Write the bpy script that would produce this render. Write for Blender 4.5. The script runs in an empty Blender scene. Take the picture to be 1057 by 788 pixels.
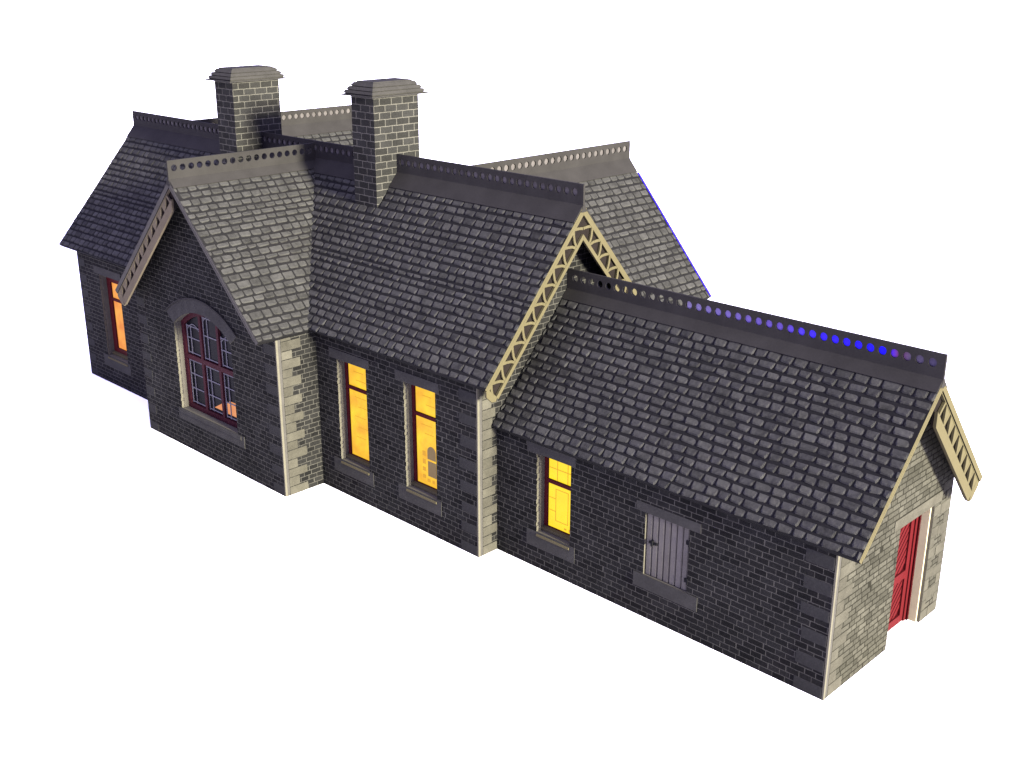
import bpy, math, random
from mathutils import Vector, Matrix
from mathutils.geometry import tessellate_polygon
random.seed(7)
S = bpy.context.scene
C = S.collection
S.unit_settings.system = 'METRIC'
S.unit_settings.scale_length = 0.01          # one unit is one centimetre of the card model
V = Vector
Z = V((0, 0, 1))

# ------------------------------------------------------------------ materials
def mat(name):
    m = bpy.data.materials.new(name)
    m.use_nodes = True
    nt = m.node_tree
    b = nt.nodes['Principled BSDF']
    b.inputs['Roughness'].default_value = .75
    b.inputs['Specular IOR Level'].default_value = .012
    return m, nt, b

def N(nt, t, **kw):
    n = nt.nodes.new(t)
    for k, v in kw.items():
        setattr(n, k, v)
    return n

def mathn(nt, op, a, b=None):
    n = N(nt, 'ShaderNodeMath', operation=op)
    for i, x in enumerate((a, b)):
        if x is None: continue
        if isinstance(x, (int, float)): n.inputs[i].default_value = x
        else: nt.links.new(x, n.inputs[i])
    return n.outputs[0]

def ramp(nt, fac, stops):
    r = N(nt, 'ShaderNodeValToRGB')
    while len(r.color_ramp.elements) < len(stops):
        r.color_ramp.elements.new(.5)
    for e, (p, c) in zip(r.color_ramp.elements, stops):
        e.position = p
        e.color = (*c, 1)
    nt.links.new(fac, r.inputs[0])
    return r.outputs[0]

def mottled(name, col, amt=.25, scale=2.5, rough=.75, island=0., bump=.0, fine=18.):
    """plain printed card with soft patches, fine grain and (optionally) one tone per stone"""
    m, nt, b = mat(name)
    b.inputs['Roughness'].default_value = rough
    tc = N(nt, 'ShaderNodeTexCoord')
    n1 = N(nt, 'ShaderNodeTexNoise'); n1.inputs['Scale'].default_value = scale; n1.inputs['Detail'].default_value = 3
    n2 = N(nt, 'ShaderNodeTexNoise'); n2.inputs['Scale'].default_value = fine; n2.inputs['Detail'].default_value = 2
    nt.links.new(tc.outputs['Object'], n1.inputs['Vector'])
    nt.links.new(tc.outputs['Object'], n2.inputs['Vector'])
    f = mathn(nt, 'ADD', mathn(nt, 'MULTIPLY', n1.outputs[0], .6), mathn(nt, 'MULTIPLY', n2.outputs[0], .4))
    f = mathn(nt, 'MULTIPLY', mathn(nt, 'SUBTRACT', f, .5), 2 * amt * 2)
    if island:
        g = N(nt, 'ShaderNodeNewGeometry')
        r = mathn(nt, 'MULTIPLY', mathn(nt, 'SUBTRACT', g.outputs['Random Per Island'], .5), 2 * island)
        f = mathn(nt, 'ADD', f, r)
    f = mathn(nt, 'MAXIMUM', mathn(nt, 'ADD', f, 1.), .15)
    mx = N(nt, 'ShaderNodeVectorMath', operation='SCALE')
    mx.inputs[0].default_value = col
    nt.links.new(f, mx.inputs['Scale'])
    nt.links.new(mx.outputs[0], b.inputs['Base Color'])
    if bump:
        bp = N(nt, 'ShaderNodeBump'); bp.inputs['Strength'].default_value = bump; bp.inputs['Distance'].default_value = .03
        nt.links.new(n2.outputs[0], bp.inputs['Height'])
        nt.links.new(bp.outputs[0], b.inputs['Normal'])
    return m

def brick(name, bw, bh, mort, cb1, cb2, cm, warp=.22, bumpd=.03, smooth=.25):
    """coursed masonry laid out in each wall's own UV (centimetres along the wall, centimetres up)"""
    m, nt, b = mat(name)
    b.inputs['Roughness'].default_value = .8
    uv = N(nt, 'ShaderNodeUVMap')
    sp = N(nt, 'ShaderNodeSeparateXYZ'); nt.links.new(uv.outputs[0], sp.inputs[0])
    row = mathn(nt, 'FLOOR', mathn(nt, 'DIVIDE', sp.outputs[1], bh))
    # irregular stone lengths: slide each course along itself by a noise of its own
    cv = N(nt, 'ShaderNodeCombineXYZ')
    nt.links.new(mathn(nt, 'MULTIPLY', sp.outputs[0], 1.3), cv.inputs[0])
    nt.links.new(mathn(nt, 'MULTIPLY', row, 7.31), cv.inputs[1])
    nz = N(nt, 'ShaderNodeTexNoise'); nz.inputs['Scale'].default_value = 1.; nz.inputs['Detail'].default_value = 1
    nt.links.new(cv.outputs[0], nz.inputs['Vector'])
    du = mathn(nt, 'MULTIPLY', mathn(nt, 'SUBTRACT', nz.outputs[0], .5), warp * 4)
    # slightly wavy bed joints
    nw = N(nt, 'ShaderNodeTexNoise'); nw.inputs['Scale'].default_value = 3.5; nw.inputs['Detail'].default_value = 2
    nt.links.new(uv.outputs[0], nw.inputs['Vector'])
    dv = mathn(nt, 'MULTIPLY', mathn(nt, 'SUBTRACT', nw.outputs[0], .5), .16 * bh)
    c2 = N(nt, 'ShaderNodeCombineXYZ')
    nt.links.new(mathn(nt, 'ADD', sp.outputs[0], du), c2.inputs[0])
    nt.links.new(mathn(nt, 'ADD', sp.outputs[1], dv), c2.inputs[1])
    bt = N(nt, 'ShaderNodeTexBrick', offset=.5, squash=1.)
    bt.inputs['Scale'].default_value = 1
    bt.inputs['Brick Width'].default_value = bw
    bt.inputs['Row Height'].default_value = bh
    bt.inputs['Mortar Size'].default_value = mort
    bt.inputs['Mortar Smooth'].default_value = smooth
    bt.inputs['Bias'].default_value = 0
    bt.inputs['Color1'].default_value = (*cb1, 1)
    bt.inputs['Color2'].default_value = (*cb2, 1)
    bt.inputs['Mortar'].default_value = (*cm, 1)
    nt.links.new(c2.outputs[0], bt.inputs['Vector'])
    # patches of wear and a fine ink grain
    n1 = N(nt, 'ShaderNodeTexNoise'); n1.inputs['Scale'].default_value = .8; n1.inputs['Detail'].default_value = 4
    n2 = N(nt, 'ShaderNodeTexNoise'); n2.inputs['Scale'].default_value = 14; n2.inputs['Detail'].default_value = 2
    nt.links.new(uv.outputs[0], n1.inputs['Vector']); nt.links.new(uv.outputs[0], n2.inputs['Vector'])
    f = mathn(nt, 'ADD', mathn(nt, 'MULTIPLY', n1.outputs[0], 1.0), mathn(nt, 'MULTIPLY', n2.outputs[0], .9))
    f = mathn(nt, 'MAXIMUM', mathn(nt, 'ADD', f, .05), .2)
    sc = N(nt, 'ShaderNodeVectorMath', operation='SCALE')
    nt.links.new(bt.outputs['Color'], sc.inputs[0]); nt.links.new(f, sc.inputs['Scale'])
    nt.links.new(sc.outputs[0], b.inputs['Base Color'])
    h = mathn(nt, 'ADD', mathn(nt, 'MULTIPLY', bt.outputs['Fac'], -1.), mathn(nt, 'MULTIPLY', n2.outputs[0], .5))
    bp = N(nt, 'ShaderNodeBump'); bp.inputs['Strength'].default_value = .5; bp.inputs['Distance'].default_value = bumpd
    nt.links.new(h, bp.inputs['Height']); nt.links.new(bp.outputs[0], b.inputs['Normal'])
    return m

def glow(name, col, strength, vary=.15):
    m, nt, b = mat(name)
    b.inputs['Base Color'].default_value = (.05, .04, .02, 1)
    tc = N(nt, 'ShaderNodeTexCoord')
    nz = N(nt, 'ShaderNodeTexNoise'); nz.inputs['Scale'].default_value = 1.1; nz.inputs['Detail'].default_value = 3
    nt.links.new(tc.outputs['Object'], nz.inputs['Vector'])
    lo = tuple(c * (1 - vary) for c in col[:1]) + (col[1] * (1 - 2 * vary), col[2] * (1 - 2 * vary))
    hi = (col[0], col[1] * (1 + vary), col[2] * (1 + vary))
    nt.links.new(ramp(nt, nz.outputs[0], [(.3, lo), (.7, hi)]), b.inputs['Emission Color'])
    b.inputs['Emission Strength'].default_value = strength
    return m

K = 1.0
M = {}
M['brick'] = brick('printed stone courses', .45, .207, .0175, (.0046, .0045, .0044), (.0092, .0090, .0086), (.0310, .0298, .0256), warp=.13, bumpd=.012, smooth=.4)
M['pale_brick'] = brick('paler printed courses with painted glare', .44, .2, .03, (.0185, .0178, .0138), (.034, .0325, .026), (.0085, .008, .006), smooth=.6)  # paler print of the end wall, with some of its glare painted in
M['chimney_brick'] = brick('printed chimney blocks', .62, .287, .021, (.0095, .0093, .0086), (.0150, .0148, .0140), (.050, .048, .041), warp=.06, smooth=.35, bumpd=.015)
M['quoin'] = mottled('printed corner stones', (.0345, .0325, .0258), .3, 2., .8, island=.22, bump=.4)
M['quoin_joint'] = mottled('printed joint lines', (.018, .017, .015), .2)
M['trim'] = mottled('grey printed dressed stone', (.0215, .0208, .0190), .3, 1.6, .75)
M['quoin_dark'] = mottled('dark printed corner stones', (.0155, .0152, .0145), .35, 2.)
M['slate'] = mottled('printed slates', (.0220, .0216, .0200), .45, 2.2, .7, island=.2, bump=.35, fine=9.)
M['slate_gap'] = mottled('dark gaps between slates', (.0066, .0064, .0066), .3)
M['crest'] = mottled('dark ridge card', (.0150, .0141, .0134), .22, 1.2, .7)
M['cream'] = mottled('cream painted card', (.046, .040, .022), .12, 2.)
M['lining'] = mottled('cream door lining', (.26, .23, .15), .1)
M['faded'] = mottled('faded painted card', (.054, .045, .032), .2, 2.)
M['hole_shade'] = mottled('painted shade in bargeboard holes', (.0075, .006, .0055), .3)  # shade behind the bargeboard cut-outs, painted as a dark sheet
M['card'] = mottled('bare card edge', (.062, .058, .044), .15, 2.)
M['card_grey'] = mottled('grey card edge', (.035, .033, .03), .2, 2.)
M['reveal'] = mottled('grey window reveal', (.052, .048, .040), .2, 2.)
M['frame'] = mottled('maroon painted frame', (.030, .0045, .0055), .2, 3., .5)
M['frame_dim'] = mottled('oxblood painted frame', (.023, .0062, .0085), .2, 3., .5)
M['bar'] = mottled('off white glazing bars', (.075, .072, .078), .2, 3.)
M['line'] = glow('thin amber line in lit window', (.75, .36, .004), 1., .1)
M['glass'], _nt, _b = mat('dark window glass')
_b.inputs['Base Color'].default_value = (.0025, .0025, .0035, 1); _b.inputs['Roughness'].default_value = .3; _b.inputs['Specular IOR Level'].default_value = .015
M['yellow'] = glow('lit yellow window', (1., .575, .008), 1.05, .2)
M['lemon'] = glow('lit lemon window', (1., .72, .004), 1.1, .06)
M['orange'] = glow('lit orange window', (1., .36, .045), 1.0, .25)
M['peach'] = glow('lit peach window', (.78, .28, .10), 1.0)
M['dim_grey'] = glow('dim grey opening seen in lit room', (.17, .115, .06), 1., .05)
M['red'] = mottled('red painted door', (.040, .0042, .0052), .14, 2., .5)
M['dark_red'] = mottled('dark red painted door frame', (.02, .0015, .0022), .12, 2., .5)
M['shutter'] = mottled('grey painted boards', (.056, .052, .046), .22, 1.5, island=.08)
M['iron'] = mottled('black iron', (.006, .006, .0065), .2)
M['cap'] = mottled('grey brown chimney cap card', (.0205, .0196, .0178), .25, 3., bump=.4)
M['pale_tint'] = mottled('pale grey backing film', (.046, .042, .041), .5, 1.1)  # added strip colour for the greyish background behind the ridge holes
M['blue_rim_glow'] = mottled('painted blue rim light', (.06, .04, .6), .1)  # blue backlight on the rear verge, put into the edge colour
m, nt, b = mat('blue film'); M['tint'] = m  # blue backlight seen through the ridge holes, painted on an added strip
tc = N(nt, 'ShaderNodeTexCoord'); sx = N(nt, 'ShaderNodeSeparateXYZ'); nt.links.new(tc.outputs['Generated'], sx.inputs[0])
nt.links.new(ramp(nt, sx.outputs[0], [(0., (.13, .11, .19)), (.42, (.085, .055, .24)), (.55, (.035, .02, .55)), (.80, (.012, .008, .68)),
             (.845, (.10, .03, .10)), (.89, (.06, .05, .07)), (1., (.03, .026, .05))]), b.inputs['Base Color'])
m, nt, b = mat('white surface'); M['white'] = m
tc = N(nt, 'ShaderNodeTexCoord')
nz = N(nt, 'ShaderNodeTexNoise'); nz.inputs['Scale'].default_value = .05
nt.links.new(tc.outputs['Object'], nz.inputs['Vector'])
nt.links.new(ramp(nt, nz.outputs[0], [(.3, (.90, .90, .90)), (.7, (.92, .92, .92))]), b.inputs['Base Color'])
b.inputs['Roughness'].default_value = 1.; b.inputs['Specular IOR Level'].default_value = 0.

# ------------------------------------------------------------------ mesh building
class MB:
    def __init__(s): s.v, s.f, s.m, s.uv = [], [], [], []
    def face(s, pts, mi=0, uvs=None):
        i = len(s.v); s.v += [V(p) for p in pts]; s.f.append(tuple(range(i, i + len(pts)))); s.m.append(mi)
        s.uv.append(uvs or [(0, 0)] * len(pts))
    def solid(s, rings, mi=0, side_mi=None):
        """closed solid through a list of equal-length rings (first and last are capped), facing outwards"""
        n = len(rings[0]); i0 = len(s.v)
        for r in rings: s.v += [V(p) for p in r]
        def add(f, k): s.f.append(f); s.m.append(k); s.uv.append([(0, 0)] * len(f))
        add(tuple(i0 + k for k in reversed(range(n))), mi)
        l = i0 + (len(rings) - 1) * n
        add(tuple(l + k for k in range(n)), mi)
        for a in range(len(rings) - 1):
            for k in range(n):
                q = (k + 1) % n
                add((i0 + a * n + k, i0 + a * n + q, i0 + (a + 1) * n + q, i0 + (a + 1) * n + k), mi if side_mi is None else side_mi)
    def box(s, x0, x1, y0, y1, z0, z1, mi=0):
        s.solid([[(x0, y0, z0), (x1, y0, z0), (x1, y1, z0), (x0, y1, z0)], [(x0, y0, z1), (x1, y0, z1), (x1, y1, z1), (x0, y1, z1)]], mi)
    def plate(s, fn, outer, holes, d0, d1, mi=0, side=None, hole_mi=None, back=None, uvo=(0, 0), split=None):
        """a flat sheet cut out of card: outline and holes in its own plane (fn maps (s, z, depth) to space)"""
        loops = [outer] + list(holes)
        flat = [p for l in loops for p in l]
        tris = tessellate_polygon([[V((a, b, 0)) for a, b in l] for l in loops])
        for t in tris:
            (ax, ay), (bx, by), (cx, cy) = (flat[i] for i in t)
            if (bx - ax) * (cy - ay) - (by - ay) * (cx - ax) < 0: t = (t[0], t[2], t[1])
            s.face([fn(*flat[i], d0) for i in t], mi, [(flat[i][0] + uvo[0], flat[i][1] + uvo[1]) for i in t])
            s.face([fn(*flat[i], d1) for i in reversed(t)], mi if back is None else back, [(flat[i][0] + uvo[0], flat[i][1] + uvo[1]) for i in reversed(t)])
        for li, l in enumerate(loops):
            area = sum(l[i][0] * l[(i + 1) % len(l)][1] - l[(i + 1) % len(l)][0] * l[i][1] for i in range(len(l)))
            ll = l if (area > 0) == (li == 0) else list(reversed(l))
            steps = [(d0, d1, hole_mi if li and hole_mi is not None else (side if side is not None else mi))]
            if li and split is not None:
                steps = [(d0, split[0], split[1]), (split[0], d1, hole_mi)]
            for a in range(len(ll)):
                p, q = ll[a], ll[(a + 1) % len(ll)]
                for e0, e1, k in steps:
                    s.face([fn(*p, e0), fn(*p, e1), fn(*q, e1), fn(*q, e0)], k, [(e0, p[1]), (e1, p[1]), (e1, q[1]), (e0, q[1])])

WORLD = {}
def obj(name, mb, mats, parent=None, label=None, smooth=False):
    mats = mats if isinstance(mats, (list, tuple)) else [mats]
    lo = V((min(v.x for v in mb.v), min(v.y for v in mb.v), min(v.z for v in mb.v)))
    hi = V((max(v.x for v in mb.v), max(v.y for v in mb.v), max(v.z for v in mb.v)))
    c = (lo + hi) / 2; c.z = lo.z
    me = bpy.data.meshes.new(name)
    me.from_pydata([tuple(v - c) for v in mb.v], [], mb.f)
    for m_ in mats: me.materials.append(m_)
    me.polygons.foreach_set('material_index', mb.m)
    l = me.uv_layers.new(name='UVMap')
    l.data.foreach_set('uv', [x for f in mb.uv for u in f for x in u])
    if smooth: me.polygons.foreach_set('use_smooth', [True] * len(me.polygons))
    me.update()
    o = bpy.data.objects.new(name, me); C.objects.link(o)
    o.parent = parent
    o.location = c - (WORLD[parent.name] if parent else V((0, 0, 0)))
    WORLD[o.name] = c
    if label: o['label'] = label
    return o

def tag(o, label=None, cat=None, kind=None, group=None):
    for k, v in (('label', label), ('category', cat), ('kind', kind), ('group', group)):
        if v: o[k] = v

# ------------------------------------------------------------------ measures (centimetres)
LE, WE = 14.0, 7.57                     # low extension: length and depth
RE, KE, OE, OV = 9.57, 1.076, .81, .316 # its ridge height, slope, verge and eaves overhang
XL, YF, YB = -44.35, -.98, 8.22         # main range
ZM, YM, KM, OMX, OM = 12.84, 3.62, 1.145, .87, .455
XW0, XW1, YW, ZW, KW, OW = -34.74, -23.6, -2.94, 12.75, 1.0, .92
XM = (XW0 + XW1) / 2
X2, X3, YR, HW = -39.6, -19.1, 13.59, 4.87
D = .79                                 # height of the ridge cresting

root = bpy.data.objects.new('model_building', None); C.objects.link(root)
root.location = (-20, 3.5, 0); root.empty_display_size = 5
WORLD[root.name] = V((-20, 3.5, 0))
tag(root, 'dark stone model building with slate roofs, two chimneys and yellow lit windows', 'model building')

# ------------------------------------------------------------------ walls
def frame_fn(p0, ds, n):
    p0, ds, n = V(p0), V(ds), V(n)
    return lambda s, z, d: p0 + ds * s + Z * z - n * d
T = .62
def wall(p0, ds, n, outer, holes=(), uvo=(0, 0), label=None, stone='brick'):
    mb = MB(); fn = frame_fn(p0, ds, n)
    mb.plate(fn, outer, holes, 0, T, 0, side=1, hole_mi=2, back=3, uvo=uvo, split=(.09, 1))
    return fn, obj('wall', mb, [M[stone], M['card'], M['reveal'], M['slate_gap']], root, label)

def rect(a, b, c, d): return [(a, c), (b, c), (b, d), (a, d)]

def arch_loop(x0, x1, z0, zs, rise, n=14):
    h = (x1 - x0) / 2; R = (h * h + rise * rise) / (2 * rise); cx = (x0 + x1) / 2; cz = zs + rise - R
    a = math.asin(h / R)
    return [(x0, z0), (x1, z0)] + [(cx + R * math.sin(a - 2 * a * i / n), cz + R * math.cos(a - 2 * a * i / n)) for i in range(n + 1)]

zf = ZM - KM * (YM - YF) - .25          # front wall top, under the roof card
ze = RE - KE * (WE / 2) - .25
zw = ZW - KW * (XW1 - XM) - .25
def jag(w):
    """opening whose near card edge follows the toothed ends of the printed courses"""
    a, b, c, d = w[:4]; pts = []; z = d; k = 0
    while z > c + .03:
        h = random.uniform(.08, .21); z2 = max(c, z - h); x = a - (random.uniform(0, .012) if k % 2 else random.uniform(.012, .045))
        pts += [(x, z), (x, z2)]; z = z2; k += 1
    return [(a, c), (b, c), (b, d)] + pts[:-1] + [(pts[-1][0], c + .002)]
# openings: s is the x coordinate on the walls that face the viewer
W1 = (-22.22, -20.38, 1.55, 5.97)
W2 = (-18.06, -16.28, 1.62, 6.03)
W3 = (-11.93, -10.33, 1.47, 4.58)
W4 = (-42.08, -40.0, 1.58, 5.98)
SH = (-7.0, -5.2, 1.62, 3.93)
AW = (-31.5, -26.95, 1.9, 5.98, .84)
f_main, w_main = wall((0, YF, 0), (1, 0, 0), (0, -1, 0), rect(XW1, -LE - .05, 0, zf), [jag(W1), jag(W2)])
f_left, w_left = wall((0, -1.09, 0), (1, 0, 0), (0, -1, 0), rect(XL, XW0, 0, zf), [jag(W4)], uvo=(3.1, .1))
f_ext, w_ext = wall((0, 0, 0), (1, 0, 0), (0, -1, 0), rect(-LE, -.05, 0, ze), [jag(W3), rect(*SH)], uvo=(.7, 0))
f_wing, w_wing = wall((0, YW, 0), (1, 0, 0), (0, -1, 0),
                      [(XW0, 0), (XW1 - .05, 0), (XW1 - .05, zw + .05), (XM, ZW - .25), (XW0, zw)], [arch_loop(*AW) + jag(AW)[3:]], uvo=(1.9, .05))
# walls that face along the model (s is the y coordinate)
wall((XW1, 0, 0), (0, 1, 0), (1, 0, 0), rect(YW + .22, YF + .1, 0, zw), uvo=(.2, 0))
wall((XW0, 0, 0), (0, 1, 0), (-1, 0, 0), rect(YW + T, -1.0, 0, zw), uvo=(.2, 0))
wall((-LE, 0, 0), (0, 1, 0), (1, 0, 0), [(YF + .22, 0), (YB, 0), (YB, zf), (YM, ZM - .25), (YF + .22, zf + .24)], uvo=(.4, 0))
DO = (3.95, 6.3, 0, 4.4)
wall_end = [(.22, 0), (DO[0], 0), (DO[0], DO[3]), (DO[1], DO[3]), (DO[1], 0), (WE, 0), (WE, ze), (WE / 2, RE - .25), (.22, ze + .23)]
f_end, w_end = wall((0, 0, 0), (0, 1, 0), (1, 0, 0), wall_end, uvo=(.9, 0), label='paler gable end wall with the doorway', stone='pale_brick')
wall((XL, 0, 0), (0, 1, 0), (-1, 0, 0), [(-1.09 + T, 0), (YB, 0), (YB, zf), (YM, ZM - .25), (-1.09 + T, zf)], uvo=(.4, 0))
wall((0, WE, 0), (1, 0, 0), (0, 1, 0), rect(-LE + .02, -T - .01, 0, ze), uvo=(.7, 0))
for xc, YR in ((X2, 14.8), (X3, 13.59)):   # two rear wings
    hw = HW - .35
    zr = ZM - KM * hw - .25
    wall((0, YR - .9, 0), (1, 0, 0), (0, 1, 0), [(xc - hw, 0), (xc + hw, 0), (xc + hw, zr), (xc, ZM - .25), (xc - hw, zr)], uvo=(.7, 0))
    for sgn in (-1, 1):
        wall((xc + sgn * hw, 0, 0), (0, 1, 0), (sgn, 0, 0), rect(YB - .3, YR - .9 - T - .01, 0, zr), uvo=(.3, 0))
wall((0, YB, 0), (1, 0, 0), (0, 1, 0), rect(X2 + HW - .3, X3 - HW + .3, 0, zf), uvo=(.2, 0))

# bare card edges that stand at three corners, and the printed corner stones beside them
def corner(x, y, ztop):
    mb = MB(); mb.box(x - .048, x + .010, y - .010, y + .09, 0, ztop, 0); mb.box(x - .3, x + .002, y + .09, y + .218, 0, ztop, 1)
    obj('corner_edge', mb, [M['card'], M['card_grey']], root)
corner(XW1, YW, zw + .02); corner(-LE, YF, zf + .02); corner(0, 0, ze + .02)

def quoins(fn, s0, direction, ztop, z0=0., h=.4, long_=.92, short=.5, matl='quoin', proud=.014, every=True):
    mb = MB(); z = z0; k = 0
    while z < ztop - .1:
        hh = min(h * random.uniform(.92, 1.08), ztop - z)
        L = (long_ if k % 2 == 0 else short) * random.uniform(.92, 1.06)
        if every or k % 2 == 0:
            a, b = sorted((s0 + direction * .012, s0 + direction * L))
            g = .014
            o = [(a, z + g), (b - g, z + g), (b, z + 3 * g), (b, z + hh - 3 * g), (b - g, z + hh - g), (a, z + hh - g)] if direction > 0 else \
                [(a + g, z + g), (b, z + g), (b, z + hh - g), (a + g, z + hh - g), (a, z + hh - 3 * g), (a, z + 3 * g)]
            cx = sum(p[0] for p in o) / 6; cz = sum(p[1] for p in o) / 6
            inn = [(cx + (p[0] - cx) * .96, cz + (p[1] - cz) * .92) for p in o]
            mb.solid([[fn(*p, .05) for p in o], [fn(*p, -proud * .5) for p in o], [fn(*p, -proud) for p in inn]])
            if not every:
                obj('quoin', mb, [M[matl]], root); mb = MB()
        z += hh; k += 1
    if every: obj('quoin', mb, [M[matl]], root)
side = lambda x: frame_fn((x, 0, 0), (0, 1, 0), (1, 0, 0))
quoins(side(XW1), YW + .22, 1, zw)
quoins(side(-LE), YF + .22, 1, zf - .05, long_=.72, short=.5)
quoins(side(0), .22, 1, ze - .02, long_=.85, short=.45)
quoins(side(0), WE, -1, ze - .02, long_=.75, short=.42)
quoins(f_main, -LE - .06, -1, zf - .5, h=.44, long_=.9, matl='quoin_dark', every=False)
quoins(f_ext, -.06, -1, ze - .3, h=.44, long_=.95, matl='quoin_dark', every=False)
quoins(f_wing, XW1 - .06, -1, zw - .3, h=.44, long_=.85, matl='quoin_dark', every=False)
quoins(f_wing, XW0, 1, zw - .3, h=.44, long_=.8, matl='quoin_dark', every=False)
quoins(f_left, XL, 1, zf - .6, h=.44, long_=.8, matl='quoin_dark', every=False)

# ------------------------------------------------------------------ windows
def block(fn, a, b, z0, z1, d0, d1, name, m_, parent):
    mb = MB(); mb.plate(fn, rect(a, b, z0, z1), [], d0, d1)
    return obj(name, mb, [m_], parent)

def sash_window(fn, w, zt, pane, bars=None, fr=.17):
    a, b, z0, z1 = w; e = .012
    mb = MB()
    mb.plate(fn, rect(a - e, b + e, z0 - e, z1 + e), [rect(a + fr, b - fr, z0 + fr, zt - .07), rect(a + fr, b - fr, zt + .07, z1 - fr)], .36, .52)
    win = obj('window', mb, [M['frame']], root)
    mb = MB()
    for c, d in ((z0 + fr, zt - .07), (zt + .07, z1 - fr)):
        mb.plate(fn, rect(a + fr - .03, b - fr + .03, c - .03, d + .03), [], .44, .47)
    obj('pane', mb, [M[pane]], win)
    if bars:
        mb = MB()
        for (c0, c1, d0, d1) in bars: mb.plate(fn, rect(c0, c1, d0, d1), [], .425 + random.uniform(0, .008), .445)
        obj('glazing_bar', mb, [M['line']], win)
    # grey lintel and sill blocks printed on the wall, a thin ledge whose cream also paints yellow window light on the sill
    block(fn, a - .5, b + .22, z1 + .003, z1 + .40, -.02, .05, 'lintel', M['trim'], win)
    mb = MB(); mb.plate(fn, rect(a - .5, b + .25, z0 - .62, z0 - .003), [], -.02, .05)
    obj('sill', mb, [M['trim']], win)
    mb = MB()
    mb.solid([[fn(a + .02, z0 - .02, .36), fn(b - .02, z0 - .02, .36), fn(b - .02, z0 + .16, .36), fn(a + .02, z0 + .16, .36)],
              [fn(a + .02, z0 - .02, .22), fn(b - .02, z0 - .02, .22), fn(b - .02, z0 + .13, .22), fn(a + .02, z0 + .13, .22)]])
    mb.solid([[fn(a + .01, z0 - .16, .02), fn(b - .01, z0 - .16, .02), fn(b - .01, z0 - .05, .02), fn(a + .01, z0 - .05, .02)],
              [fn(a + .01, z0 - .16, -.06), fn(b - .01, z0 - .16, -.06), fn(b - .01, z0 - .09, -.06), fn(a + .01, z0 - .09, -.06)]])
    obj('sill_ledge', mb, [M['cream']], win)
    # grey dressed reveal behind the card edge
    mb = MB(); mb.plate(fn, rect(a - .1, a + .02, z0 + .001, z1 - .001), [], .13, .37)
    obj('reveal', mb, [M['reveal']], win)
    return win

win1 = sash_window(f_main, W1, 4.74, 'yellow')
win2 = sash_window(f_main, W2, 4.70, 'yellow')
win3 = sash_window(f_ext, W3, 3.47, 'lemon')
win4 = sash_window(f_left, W4, 4.66, 'orange', fr=.40)
win1['label'] = 'yellow lit sash window'; win4['label'] = 'orange lit sash window at the dark left end'
win3['label'] = 'short lemon lit window with panel lines'; win2['label'] = 'yellow lit sash window with a grey arched shape inside'
def lines(fn, win, segs, name='glazing_line', m_='line', d=(.425, .445)):
    for i, (c0, c1, d0, d1) in enumerate(segs):
        mb = MB(); mb.plate(fn, rect(c0, c1, d0, d1), [], d[0] + .0011 * (i % 7), d[1]); obj(name, mb, [M[m_]], win)
# thin lines in the panes: masonry joints seen in the lit room, and the panelled inner door
lines(f_main, win1, [(-21.75, -21.1, 5.45, 5.475), (-21.6, -20.9, 5.1, 5.12), (-21.7, -21.0, 4.35, 4.37), (-21.5, -20.8, 3.95, 3.97), (-21.75, -21.05, 3.5, 3.52), (-21.55, -20.85, 3.05, 3.07), (-21.7, -21.1, 2.6, 2.62)])
lines(f_main, win2, [(-17.5, -17.0, 5.5, 5.52), (-17.3, -16.7, 5.15, 5.17), (-17.6, -17.0, 4.3, 4.32), (-17.4, -16.9, 3.95, 3.97)])
a, b = W3[0] + .15, W3[1] - .15
lines(f_ext, win3, [(a + .42, a + .445, 3.56, 4.4), (a + .92, a + .945, 3.56, 4.4), (a + .05, b - .02, 3.98, 4.005),
                    (a + .36, a + .385, 1.95, 3.2), (a + .95, a + .975, 1.95, 3.2), (a + .36, a + .975, 3.19, 3.215), (a + .36, a + .975, 1.935, 1.96),
                    (a + .05, a + .36, 2.8, 2.82), (a + .05, a + .36, 2.3, 2.32), (a + .8, a + .9, 1.72, 1.78), (a + 1.02, a + 1.12, 1.70, 1.80)])
# the latticed window of the room's far side, seen through the right-hand tall window
mb = MB()
x0, x1 = -17.28, -16.80
mb.plate(f_main, arch_loop(x0, x1, 2.92, 3.28, .2, 8), [], .432, .445)
mb.plate(f_main, rect(x0 + .02, x1 + .02, 2.2, 2.84), [], .432, .445)
obj('inner_opening', mb, [M['dim_grey']], win2)
lines(f_main, win2, [(-17.56, -17.40, 3.0, 3.2), (-17.56, -17.40, 2.66, 2.86), (-17.56, -17.40, 2.36, 2.52), (-17.56, -17.40, 2.05, 2.2),
                     (-17.3, -17.14, 1.95, 2.08), (-17.02, -16.88, 1.95, 2.08)], name='inner_lattice')

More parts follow.
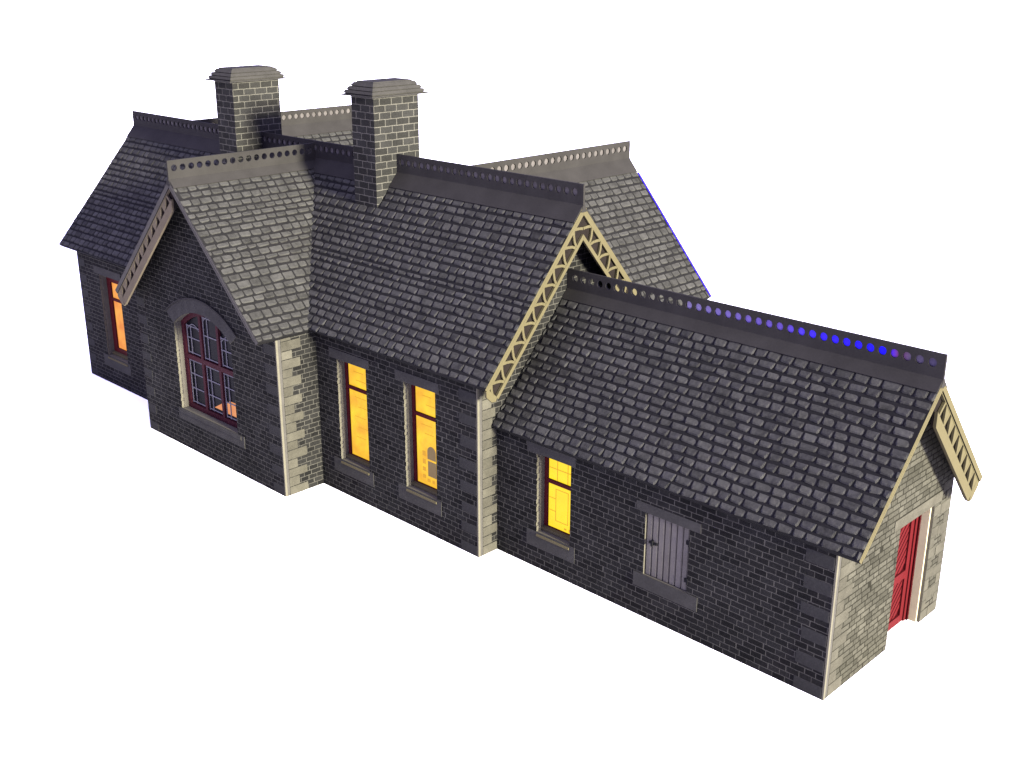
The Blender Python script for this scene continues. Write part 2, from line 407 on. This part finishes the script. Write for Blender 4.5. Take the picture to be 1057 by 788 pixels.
# three-light arched window of the front wing
a, b, z0, zs, rise = AW
al = arch_loop(a - .012, b + .012, z0 - .012, zs, rise + .012)
h_ = (b - a) / 2; R_ = (h_ * h_ + rise * rise) / (2 * rise); cx_, cz_ = (a + b) / 2, zs + rise - R_
ztop = lambda x, ins=.0: cz_ + math.sqrt(max(0, (R_ - ins) ** 2 - (x - cx_) ** 2))
fr, mu, zt = .26, .17, 4.42
edges = [a + fr, a + fr + (b - a - 2 * fr - 2 * mu) / 3]
w3 = (b - a - 2 * fr - 2 * mu) / 3
lights_ = [(a + fr + i * (w3 + mu), a + fr + i * (w3 + mu) + w3) for i in range(3)]
holes, tops, bots = [], [], []
for l, r in lights_:
    t_ = [(l, zt + .11), (r, zt + .11)] + [(r + (l - r) * k / 6, ztop(r + (l - r) * k / 6, .22)) for k in range(7)]
    b_ = rect(l, r, z0 + .24, zt - .11)
    holes += [t_, b_]; tops.append(t_); bots.append(b_)
mb = MB(); mb.plate(f_wing, al, holes, .33, .50)
aw = obj('window', mb, [M['frame_dim']], root, 'unlit arched window with three maroon framed lights')
mb = MB()
for l, r in lights_:
    mb.plate(f_wing, rect(l - .03, r + .03, z0 + .2, zt - .08), [], .45, .47)
    mb.plate(f_wing, [(l - .03, zt + .08), (r + .03, zt + .08), (r + .03, ztop(r, .16)), ((l + r) / 2, ztop((l + r) / 2, .16)), (l - .03, ztop(l, .16))], [], .45, .47)
obj('pane', mb, [M['glass']], aw)
mb = MB()
def bar(x0, x1, c, d): mb.plate(f_wing, rect(x0, x1, c, d), [], .405 + random.uniform(0, .012), .44)
for i, (l, r) in enumerate(lights_):
    t = .05; q = l + (r - l) * .30
    c, d = z0 + .24, zt - .11
    bar(l + .05, l + .05 + t, c + .03, d - .03); bar(r - .05 - t, r - .05, c + .03, d - .03); bar(q, q + t, c + .03, d - .03)
    for z in (c + .06, c + (d - c) * .34, c + (d - c) * .66, d - .11): bar(l + .03, r - .03, z, z + t)
    c = zt + .11; d = min(ztop(l, .22), ztop(r, .22))
    bar(l + .05, l + .05 + t, c + .03, d); bar(r - .05 - t, r - .05, c + .03, d); bar(q, q + t, c + .03, d)
    for z in (c + .06, c + (d - c) * .55, d - .08): bar(l + .03, r - .03, z, z + t)
    # curved glazing bars in the head of each light
    zc = d - .45; prev = None
    for k in range(7):
        x = l + .07 + (r - l - .14) * k / 6; z = zc + .5 * math.sin(math.pi * (.12 + .76 * k / 6))
        if prev: mb.solid([[f_wing(prev[0], prev[1], .43), f_wing(x, z, .43), f_wing(x, z + t, .43), f_wing(prev[0], prev[1] + t, .43)],
                           [f_wing(prev[0], prev[1], .418), f_wing(x, z, .418), f_wing(x, z + t, .418), f_wing(prev[0], prev[1] + t, .418)]])
        prev = (x, z)
obj('glazing_bar', mb, [M['bar']], aw)
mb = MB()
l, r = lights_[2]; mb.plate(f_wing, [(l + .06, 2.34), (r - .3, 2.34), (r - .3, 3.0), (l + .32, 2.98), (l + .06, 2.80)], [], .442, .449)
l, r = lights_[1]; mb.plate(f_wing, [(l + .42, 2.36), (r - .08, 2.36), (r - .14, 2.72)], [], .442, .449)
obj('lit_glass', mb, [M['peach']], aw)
mb = MB()   # curved stone head with a thin hood mould above it
n = 18
def arc(x0, x1, zs, rise, n=n):
    return list(reversed(arch_loop(x0, x1, 0, zs, rise, n)[2:]))
inner = arc(a + .002, b - .002, zs + .003, rise); outer = arc(a - .58, b + .55, 6.42, 1.0)
for k in range(n):
    pts = [inner[k], inner[k + 1], outer[k + 1], outer[k]]
    mb.solid([[f_wing(*p, .05) for p in pts], [f_wing(*p, -.022 - .002 * (k % 2)) for p in pts]])
obj('lintel', mb, [M['trim']], aw)
mb = MB(); o2 = arc(a - .62, b + .59, 6.44, 1.06)
for k in range(n):
    pts = [outer[k], outer[k + 1], o2[k + 1], o2[k]]
    mb.solid([[f_wing(*p, .04) for p in pts], [f_wing(*p, -.07) for p in pts]])
obj('hood_mould', mb, [M['crest']], aw)
mb = MB(); mb.plate(f_wing, [(a - .3, z0 - .55), (b + .5, z0 - .55), (b + .5, z0 - .003), (a - .3, z0 - .003)], [], -.03, .05)
mb.solid([[f_wing(a - .2, z0 - .2, -.03), f_wing(b + .3, z0 - .2, -.03), f_wing(b + .3, z0 - .01, -.03), f_wing(a - .2, z0 - .01, -.03)],
          [f_wing(a - .2, z0 - .2, -.07), f_wing(b + .3, z0 - .2, -.07), f_wing(b + .3, z0 - .06, -.07), f_wing(a - .2, z0 - .06, -.07)]])
obj('sill', mb, [M['trim']], aw)
mb = MB(); mb.plate(f_wing, rect(a - .1, a + .02, z0 + .001, zs - .001), [], .13, .34)
obj('reveal', mb, [M['reveal']], aw)

# boarded shutter in the extension wall
a, b, z0, z1 = SH
mb = MB(); nb = 7
for i in range(nb):
    l = a + .03 + (b - a - .06) * i / nb; r = a + .03 + (b - a - .06) * (i + 1) / nb - .03
    o = rect(l, r, z0 + .03, z1 - .04); inn = rect(l + .025, r - .025, z0 + .03, z1 - .04)
    mb.solid([[f_ext(*p, .3) for p in o], [f_ext(*p, .09) for p in o], [f_ext(*p, .06) for p in inn]])
mb.plate(f_ext, rect(a - .01, b + .01, z0 - .01, z1 + .01), [], .16, .34)
sh = obj('shutter', mb, [M['shutter']], root, 'closed grey vertical board shutter')
for z in (z0 + .42, z1 - .52):
    mb = MB(); mb.plate(f_ext, rect(b - .14, b + .06, z - .07, z + .07), [], .02, .08); mb.plate(f_ext, rect(b - .03, b + .03, z - .11, z + .11), [], -.02, .04)
    obj('hinge', mb, [M['iron']], sh)
mb = MB(); mb.plate(f_ext, rect(a + .17, a + .5, 2.86, 2.93), [], .0, .07); mb.plate(f_ext, rect(a + .28, a + .35, 2.8, 2.99), [], -.04, .065)
obj('latch', mb, [M['iron']], sh)
block(f_ext, a - .38, b + .42, z1 + .003, z1 + .34, -.02, .05, 'lintel', M['trim'], sh)
block(f_ext, a - .4, b + .45, z0 - .52, z0 - .003, -.03, .05, 'sill', M['trim'], sh)

# ------------------------------------------------------------------ doorway in the gable end
a, b, z0, z1 = DO
fe = f_end
mb = MB()     # leaf: rails and stiles, diagonal boards in two panels
mb.plate(fe, rect(a + .02, b - .16, .0, z1 - .02), [rect(a + .28, b - .52, .30, 1.72), rect(a + .28, b - .52, 2.02, z1 - .26)], .47, .60)
door = obj('door', mb, [M['red']], root, 'red panelled door')
for (pz0, pz1) in ((.30, 1.72), (2.02, z1 - .26)):
    mb = MB(); y0, y1 = a + .26, b - .50
    mb.plate(fe, rect(y0, y1, pz0 - .02, pz1 + .02), [], .56, .585, mi=1)
    w = y1 - y0; t = pz0 - w
    while t < pz1:                       # boards at 45 degrees, clipped to the panel
        lo, hi = t, t + .2
        pts = []
        for (l0, up) in ((lo, 0), (hi, 1)):
            ya, yb = max(y0, y0 + (pz0 - l0)), min(y1, y0 + (pz1 - l0))
            if yb <= ya: pts = None; break
            seg = [(ya, l0 + ya - y0), (yb, l0 + yb - y0)]
            pts += seg if not up else list(reversed(seg))
        if pts: mb.solid([[fe(*p, .57) for p in pts], [fe(*p, .53) for p in pts]])
        t += .29
    obj('door_panel', mb, [M['red'], M['dark_red']], door)
mb = MB(); mb.plate(fe, rect(b - .16, b - .01, 0, z1 - .02), [], .36, .60); mb.plate(fe, rect(b - .30, b - .155, 0, z1 - .03), [], .42, .60, mi=1)
obj('door_frame', mb, [M['dark_red'], M['red']], door)
for c in (rect(b - .07, b + .02, 0, z1 - .01), rect(a - .02, a + .004, 0, z1 - .01)):
    mb = MB(); mb.plate(fe, c, [], .09, .36); obj('door_lining', mb, [M['lining']], door)
mb = MB(); mb.plate(fe, rect(a - .45, b + .5, z1 + .003, z1 + .38), [], -.016, .05)
obj('lintel', mb, [M['quoin']], door)
quoins(fe, b + .0, 1, z1 - .05, z0=.02, h=.4, long_=.52, short=.3)

# ------------------------------------------------------------------ roofs
def roof_slope(p0, u, L, down, k, run, edge='cream', flap=.74, rowh=.34, slated=True, label=None):
    """one slope: base card plus rows of individual raised slates below the ridge flap"""
    p0, u, down = V(p0), V(u), V(down)
    ln = math.sqrt(1 + k * k); v = (down - Z * k) / ln; nrm = (down * k + Z) / ln
    if u.cross(v).dot(nrm) < 0:
        p0 = p0 + u * L; u = -u
    Ls = run * ln
    P = lambda a, b, h=0.: p0 + u * a + v * b + nrm * h
    mb = MB()
    mb.solid([[P(0, -.02 if k else 0, -.2), P(L, 0, -.2), P(L, Ls, -.2), P(0, Ls, -.2)], [P(0, 0), P(L, 0), P(L, Ls), P(0, Ls)]], 1, 2)
    for i in range(len(mb.f) - 4, len(mb.f)):          # the eaves edge is printed dark, the verges show the card
        q = [mb.v[j] for j in mb.f[i]]
        if abs((q[0] - q[1]).normalized().dot(u)) > .9 or abs((q[1] - q[2]).normalized().dot(u)) > .9: mb.m[i] = 1
    rows = max(1, round((Ls - flap + .05) / rowh))
    hs = [random.choice((random.uniform(.95, 1.08), random.uniform(.95, 1.08), random.uniform(.72, 1.3))) for _ in range(rows)]
    tot = sum(hs); v1 = flap - .03
    for r in range(rows):
        v0 = v1; v1 = v0 + hs[r] / tot * (Ls + .06 - flap)
        a = -random.uniform(0, .45)
        wav = random.uniform(-.012, .012)
        while a < L:
            w = random.choice((random.uniform(.40, .52), random.uniform(.46, .66)))
            a0, a1 = max(a, 0.), min(a + w - .05, L); a += w
            if a1 - a0 < .1: continue
            j = random.uniform(-.018, .018) + wav
            b0, b1 = v0 + .012, min(v1 - .072 + j, Ls + .03)
            c = .06; sk = random.uniform(-.02, .02)
            o = [(a0, b0), (a1, b0), (a1, b1 - c), (a1 - c * .9, b1 + sk), (a0 + c * .9, b1 - sk), (a0, b1 - c)]
            cx, cy = (a0 + a1) / 2, (b0 + b1) / 2; hw, hh = (a1 - a0) / 2, (b1 - b0) / 2
            ins = lambda q, d: (cx + (q[0] - cx) * (1 - d / hw), cy + (q[1] - cy) * (1 - d / hh))
            g = random.uniform(.8, 1.2); top = random.uniform(-.01, .012)
            hgt = lambda q, f: f * (.012 + .028 * g * (q[1] - b0) / (b1 - b0)) + (top * (q[0] - cx) / hw if f else 0)
            r0 = [P(*q, -.01) for q in o]
            r1 = [P(*ins(q, .012), hgt(q, .5)) for q in o]
            r2 = [P(*ins(q, .055), hgt(q, 1.)) for q in o]
            mb.solid([r0, r1, r2], 0)
    return obj('roof_slope', mb, [M['slate'], M['slate_gap'], M[edge]], root, label)

def cresting(p0, u, L, downs, k, ks, flap=.74, tint=None, tint_mat='tint', pitch=.4, d=D, start=.25):
    """folded ridge piece: pierced upright strip with a flap down each slope"""
    p0, u = V(p0), V(u); side_ = u.cross(Z); th = .045
    fn = lambda s, z, q: p0 + u * s + Z * z - side_ * q
    n = int((L - 2 * start + .001) / pitch) + 1
    off = (L - (n - 1) * pitch) / 2
    mb = MB(); zc, r = .47, .136
    for i in range(n):
        s0 = off + (i - .5) * pitch if i else 0; s1 = off + (i + .5) * pitch if i < n - 1 else L
        c = off + i * pitch
        zl, zh = .0, d
        # square cell with a round hole, stitched between ring and border
        K_ = 16; ring = [(c + r * math.cos(2 * math.pi * (j + .5) / K_), zc + r * math.sin(2 * math.pi * (j + .5) / K_)) for j in range(K_)]
        def border(j):
            t = 2 * math.pi * (j + .5) / K_; cs, sn = math.cos(t), math.sin(t)
            if abs(cs) > abs(sn): x = (s1 if cs > 0 else s0); return (x, zc + max(zl - zc, min(zh - zc, pitch / 2 * sn / abs(cs))))
            return (c + pitch / 2 * cs / abs(sn), zh if sn > 0 else zl)
        bord = [border(j) for j in range(K_)]
        corn = {1: (s1, zh), 5: (s0, zh), 9: (s0, zl), 13: (s1, zl)}
        for j in range(K_):
            q = (j + 1) % K_
            poly = [ring[j], bord[j]] + ([corn[j]] if j in corn else []) + [bord[q], ring[q]]
            mb.face([fn(*w_, -th) for w_ in poly]); mb.face([fn(*w_, th) for w_ in reversed(poly)])
            mb.face([fn(*ring[j], -th), fn(*ring[q], -th), fn(*ring[q], th), fn(*ring[j], th)])
    for zz in (0, d):
        pts = [fn(0, zz, -th), fn(L, zz, -th), fn(L, zz, th), fn(0, zz, th)]
        mb.face(pts if zz else list(reversed(pts)))
    for ss in (0, L):
        pts = [fn(ss, 0, -th), fn(ss, 0, th), fn(ss, d, th), fn(ss, d, -th)]
        mb.face(pts if ss else list(reversed(pts)))
    for dn in downs:
        dn = V(dn); ln = math.sqrt(1 + k * k); v = (dn - Z * k) / ln; nrm = (dn * k + Z) / ln
        P = lambda s, b_, h: p0 + u * s + v * b_ + nrm * h
        a_ = [P(.01, .0, .012), P(L - .01, 0, .012), P(L - .01, flap, .012), P(.01, flap, .012)]
        b_ = [P(.01, .0, .055), P(L - .01, 0, .055), P(L - .01, flap, .05), P(.01, flap, .05)]
        if u.cross(v).dot(nrm) < 0: a_.reverse(); b_.reverse()
        mb.solid([a_, b_])
    for ss in (0, L):                    # the folded ends close over the apex
        q = lambda s_, z_, w_: fn(ss + s_, z_, w_)
        mb.solid([[q(-.012, -.22, -.16), q(.012, -.22, -.16), q(.012, -.22, .16), q(-.012, -.22, .16)], [q(-.012, .03, -.05), q(.012, .03, -.05), q(.012, .03, .05), q(-.012, .03, .05)]])
    o = obj('ridge_cresting', mb, [M['crest']], root)
    if tint:  # strip added behind the holes to colour what shows through them
        f = MB(); f.plate(fn, rect(tint[0], tint[1], .28, .64), [], .01, .03)
        obj('added_tint_strip', f, [M[tint_mat]], o)
    return o

X, Y = (1, 0, 0), (0, 1, 0)
F, B_, LFT, RGT = (0, -1, 0), (0, 1, 0), (-1, 0, 0), (1, 0, 0)
# main range
xl, xr = XL - 1.24, -LE + OMX
roof_slope((xl, YM, ZM), X, xr - xl, F, KM, YM - YF + OM)
roof_slope((xl, YM, ZM), X, xr - xl, B_, KM, YB - YM + .4)
cresting((xl, YM, ZM), X, xr - xl, (F, B_), KM, None, tint=(.2, xr - xl - .15), tint_mat='pale_tint')
# low extension
roof_slope((-LE + .02, WE / 2, RE), X, LE + OE - .02, F, KE, WE / 2 + OV, flap=.46)
roof_slope((-LE + .02, WE / 2, RE), X, LE + OE - .02, B_, KE, WE / 2 + OV, flap=.46)
cresting((-LE + .02, WE / 2, RE), X, LE + OE - .02, (F, B_), KE, None, tint=(5.5, LE + OE - .1), flap=.46)
# front wing
yw0 = YW - OW
roof_slope((XM, yw0, ZW), Y, YM - .05 - yw0, RGT, KW, XW1 - XM + .16, edge='card_grey', flap=.46)
roof_slope((XM, yw0, ZW), Y, YM - .05 - yw0, LFT, KW, XW1 - XM + .16, edge='card_grey', flap=.46)
cresting((XM, yw0, ZW), Y, YM - .1 - yw0, (LFT, RGT), KW, None, flap=.46)
# rear wings
for xc, YR in ((X2, 14.8), (X3, 13.59)):
    roof_slope((xc, YM + .03, ZM), Y, YR - YM - .03, RGT, KM, HW, edge='blue_rim_glow' if xc == X3 else 'card_grey')
    roof_slope((xc, YM + .03, ZM), Y, YR - YM - .03, LFT, KM, HW, edge='card_grey')
    cresting((xc, YM + .06, ZM), Y, YR - YM - .06, (LFT, RGT), KM, None, tint=(.3, YR - YM - .2), tint_mat='pale_tint')
    if xc == X3:                         # added strip that paints blue backlight along the far verge
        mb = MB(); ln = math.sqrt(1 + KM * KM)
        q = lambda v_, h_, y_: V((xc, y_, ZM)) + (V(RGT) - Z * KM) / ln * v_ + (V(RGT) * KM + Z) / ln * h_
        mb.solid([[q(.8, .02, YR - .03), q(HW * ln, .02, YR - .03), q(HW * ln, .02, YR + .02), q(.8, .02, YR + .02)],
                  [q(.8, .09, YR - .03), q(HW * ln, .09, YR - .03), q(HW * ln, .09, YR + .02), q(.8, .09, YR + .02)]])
        obj('rim_glow_strip', mb, [M['blue_rim_glow']], root)

# ------------------------------------------------------------------ bargeboards
def bargeboard(apex, horiz, n, k, length, style, width=.72, matl='cream'):
    """pierced board hung under a verge: two rails with curved or triangular cut-outs between"""
    apex, horiz, n = V(apex), V(horiz), V(n)
    ln = math.sqrt(1 + k * k); d = (horiz - Z * k) / ln; w = (-horiz * k - Z) / ln   # down the slope, and inwards below it
    fn = lambda a_, b_, q: apex + d * a_ + w * b_ - n * q
    flip = d.cross(w).dot(n) < 0
    mb = MB()
    def strip(poly, d0, d1):
        if flip: poly = list(reversed(poly))
        ar = sum(poly[i][0] * poly[(i + 1) % len(poly)][1] - poly[(i + 1) % len(poly)][0] * poly[i][1] for i in range(len(poly)))
        if (ar < 0) != flip: poly = list(reversed(poly))
        mb.solid([[fn(*p, d1) for p in poly], [fn(*p, d0) for p in poly]])
    mit = lambda b_: b_ * k + .004
    ra, rb = {'curve': (.11, .14), 'tri': (.12, .34), 'plain': (width * .5, width * .5 + .01)}[style]
    strip([(mit(0), 0), (length, 0), (length, ra), (mit(ra), ra)], 0, .1)
    strip([(mit(width - rb), width - rb), (length - .1, width - rb), (length - .1, width), (mit(width), width)], 0, .1)
    e = [(length, .02), (length + .12, .12), (length + .13, width - .22), (length + .02, width - .03), (length - .102, width - .002), (length - .13, width - rb - .05), (length - .13, ra + .02)]
    if style != 'plain': strip([(length - .13, ra - .02), (length + .002, .03), (length + .13, .15), (length + .14, width - .2), (length + .02, width - .04), (length - .13, width - rb + .03)], .004, .096)
    a0, a1 = mit(width) - .15, length - .12
    c0, c1 = ra - .03, width - rb + .03
    if style == 'plain': pass
    elif style == 'curve':
        nb = max(3, round((a1 - a0) / .40)); st = (a1 - a0) / nb
        for i in range(nb + 1):
            s0 = a0 + (i - .5) * st; N_ = 6
            pts = []
            for j in range(N_ + 1):
                t = j / N_                # curved struts that lean one way, then the other
                y = c0 + (c1 - c0) * t
                pts.append((s0 + st * .8 * (math.sin(math.pi / 2 * t) if i % 2 else 1 - math.sin(math.pi / 2 * t)), y))
            for j in range(N_):
                (xa, ya), (xb, yb) = pts[j], pts[j + 1]
                tx, ty = xb - xa, yb - ya; l_ = math.hypot(tx, ty); nx, ny = -ty / l_ * .05, tx / l_ * .05
                if min(xa, xb) < mit(max(ya, yb)) or max(xa, xb) > length - .05: continue
                strip([(xa - nx, ya - ny), (xb - nx, yb - ny), (xb + nx, yb + ny), (xa + nx, ya + ny)], .008 + .003 * (j % 2), .09)
    elif style == 'tri':
        nb = max(3, round((a1 - a0) / .64)); st = (a1 - a0) / nb
        for i in range(nb + 1):
            s0 = a0 + i * st
            strip([(s0 - .05, c0), (s0 + .05, c0), (s0 + .05, c1), (s0 - .05, c1)], .006, .094)
            if i < nb: strip([(s0 + .14, c0), (s0 + st - .03, c0), (s0 + st - .03, c1)], .010, .088)
    o = obj('bargeboard', mb, [M[matl]], root)
    if style == 'plain': return o
    mb = MB()
    strip([(mit(.04), .04), (length - .02, .04), (length - .12, width - .04), (mit(width - .04), width - .04)], .12, .16)
    obj('shade_board', mb, [M['hole_shade']], o)  # dark sheet added to paint the shade seen through the cut-outs
    return o
lm = (YM - YF + OM) * math.sqrt(1 + KM * KM)
for dn in (F, B_): bargeboard((xr + .004, YM, ZM - .15), dn, (1, 0, 0), KM, lm - .06, 'curve')
le = (WE / 2 + OV) * math.sqrt(1 + KE * KE)
bargeboard((OE + .005, WE / 2, RE - .10), F, (1, 0, 0), KE, le - .16, 'plain', width=.16)
bargeboard((OE - .05, WE / 2, RE - .16), B_, (1, 0, 0), KE, le - .12, 'tri', width=.92)
lw = (XW1 - XM + .16) * math.sqrt(1 + KW * KW)
bargeboard((XM, yw0 + .05, ZW - .16), LFT, (0, -1, 0), KW, lw - .1, 'tri', width=.8, matl='faded')
bargeboard((XM, yw0 - .005, ZW - .10), RGT, (0, -1, 0), KW, lw - .16, 'plain', width=.16, matl='card_grey')

# ------------------------------------------------------------------ chimneys
def chimney(x0, x1, y0, y1, zb, zt):
    mb = MB()
    for (p0, ds, n, s0, s1, uo) in (((0, y0, 0), X, F, x0, x1, .11), ((x1, 0, 0), Y, RGT, y0, y1, .2), ((0, y1, 0), (-1, 0, 0), B_, -x1, -x0, .3), ((x0, 0, 0), (0, -1, 0), LFT, -y1, -y0, .5)):
        fn = frame_fn(p0, ds, n)
        q = rect(s0, s1, zb, zt)
        mb.face([fn(*c, 0) for c in q], 0, [(c[0] - s0 + .02, c[1] - zb) for c in q])
    for zz in (zb, zt):
        q = [(x0, y0, zz), (x1, y0, zz), (x1, y1, zz), (x0, y1, zz)]
        mb.face(q if zz == zt else list(reversed(q)))
    ch = obj('chimney', mb, [M['chimney_brick']], root)
    mb = MB()
    def fru(z0, z1, o0, o1):
        r = lambda o, z: [(x0 - o, y0 - o, z), (x1 + o, y0 - o, z), (x1 + o, y1 + o, z), (x0 - o, y1 + o, z)]
        mb.solid([r(o0, z0), r(o1, z1)])
    fru(zt + .001, zt + .05, .31, .31); fru(zt + .05, zt + .10, .17, .17); fru(zt + .10, zt + .21, .22, .16)
    fru(zt + .21, zt + .24, .08, .08); fru(zt + .24, zt + .36, .14, .05); fru(zt + .36, zt + .39, -.04, -.04)
    fru(zt + .39, zt + .52, .02, -.10); fru(zt + .52, zt + .57, -.16, -.20)
    obj('chimney_cap', mb, [M['cap']], ch)
    return ch
chimney(-24.95, -23.5, 2.45, 4.86, 10.5, 16.02)
chimney(-34.8, -33.32, 2.16, 4.72, 10.5, 16.02)

# ------------------------------------------------------------------ setting, light, camera
mb = MB(); mb.face([(-3000, -3000, 0), (3000, -3000, 0), (3000, 3000, 0), (-3000, 3000, 0)])
g = obj('ground', mb, [M['white']]); g.location.z = -.004
tag(g, 'plain white surface the model building stands on', 'white surface', 'structure')

w = bpy.data.worlds.new('World'); S.world = w; w.use_nodes = True
bg = w.node_tree.nodes['Background']
bg.inputs['Color'].default_value = (.36, .32, 1., 1); bg.inputs['Strength'].default_value = 1.8

def sun(name, az, el, strength, angle, col):
    l = bpy.data.lights.new(name, 'SUN'); l.energy = strength; l.angle = math.radians(angle); l.color = col
    o = bpy.data.objects.new(name, l); C.objects.link(o)
    d = V((math.cos(math.radians(el)) * math.cos(math.radians(az)), math.cos(math.radians(el)) * math.sin(math.radians(az)), math.sin(math.radians(el))))
    o.rotation_euler = d.to_track_quat('Z', 'Y').to_euler(); o.location = d * 100
sun('key_lamp', -3.2, 11.5, 36, 9, (1., .95, .78))
sun('overhead_fill', 120, 88, 7.0, 80, (.83, .80, 1.))  # soft fill added from above to keep the ground white

cam = bpy.data.cameras.new('camera'); co = bpy.data.objects.new('camera', cam); C.objects.link(co)
yaw, pitch, roll, foc = .773, .3405, .0022, 1201.28
fwd = V((-math.sin(yaw) * math.cos(pitch), math.cos(yaw) * math.cos(pitch), -math.sin(pitch)))
rgt = V((math.cos(yaw), math.sin(yaw), 0)); up = rgt.cross(fwd)
r2 = rgt * math.cos(roll) + up * math.sin(roll); u2 = up * math.cos(roll) - rgt * math.sin(roll)
mw = Matrix((r2, u2, -fwd)).transposed().to_4x4(); mw.translation = V((14.2403, -28.1514, 20.9247))
co.matrix_world = mw
cam.sensor_width = 36; cam.lens = foc / 1057 * 36; cam.clip_start = .5; cam.clip_end = 20000
S.camera = co
S.view_settings.view_transform = 'Standard'; S.view_settings.look = 'None'
S.view_settings.exposure = 0; S.view_settings.gamma = 1
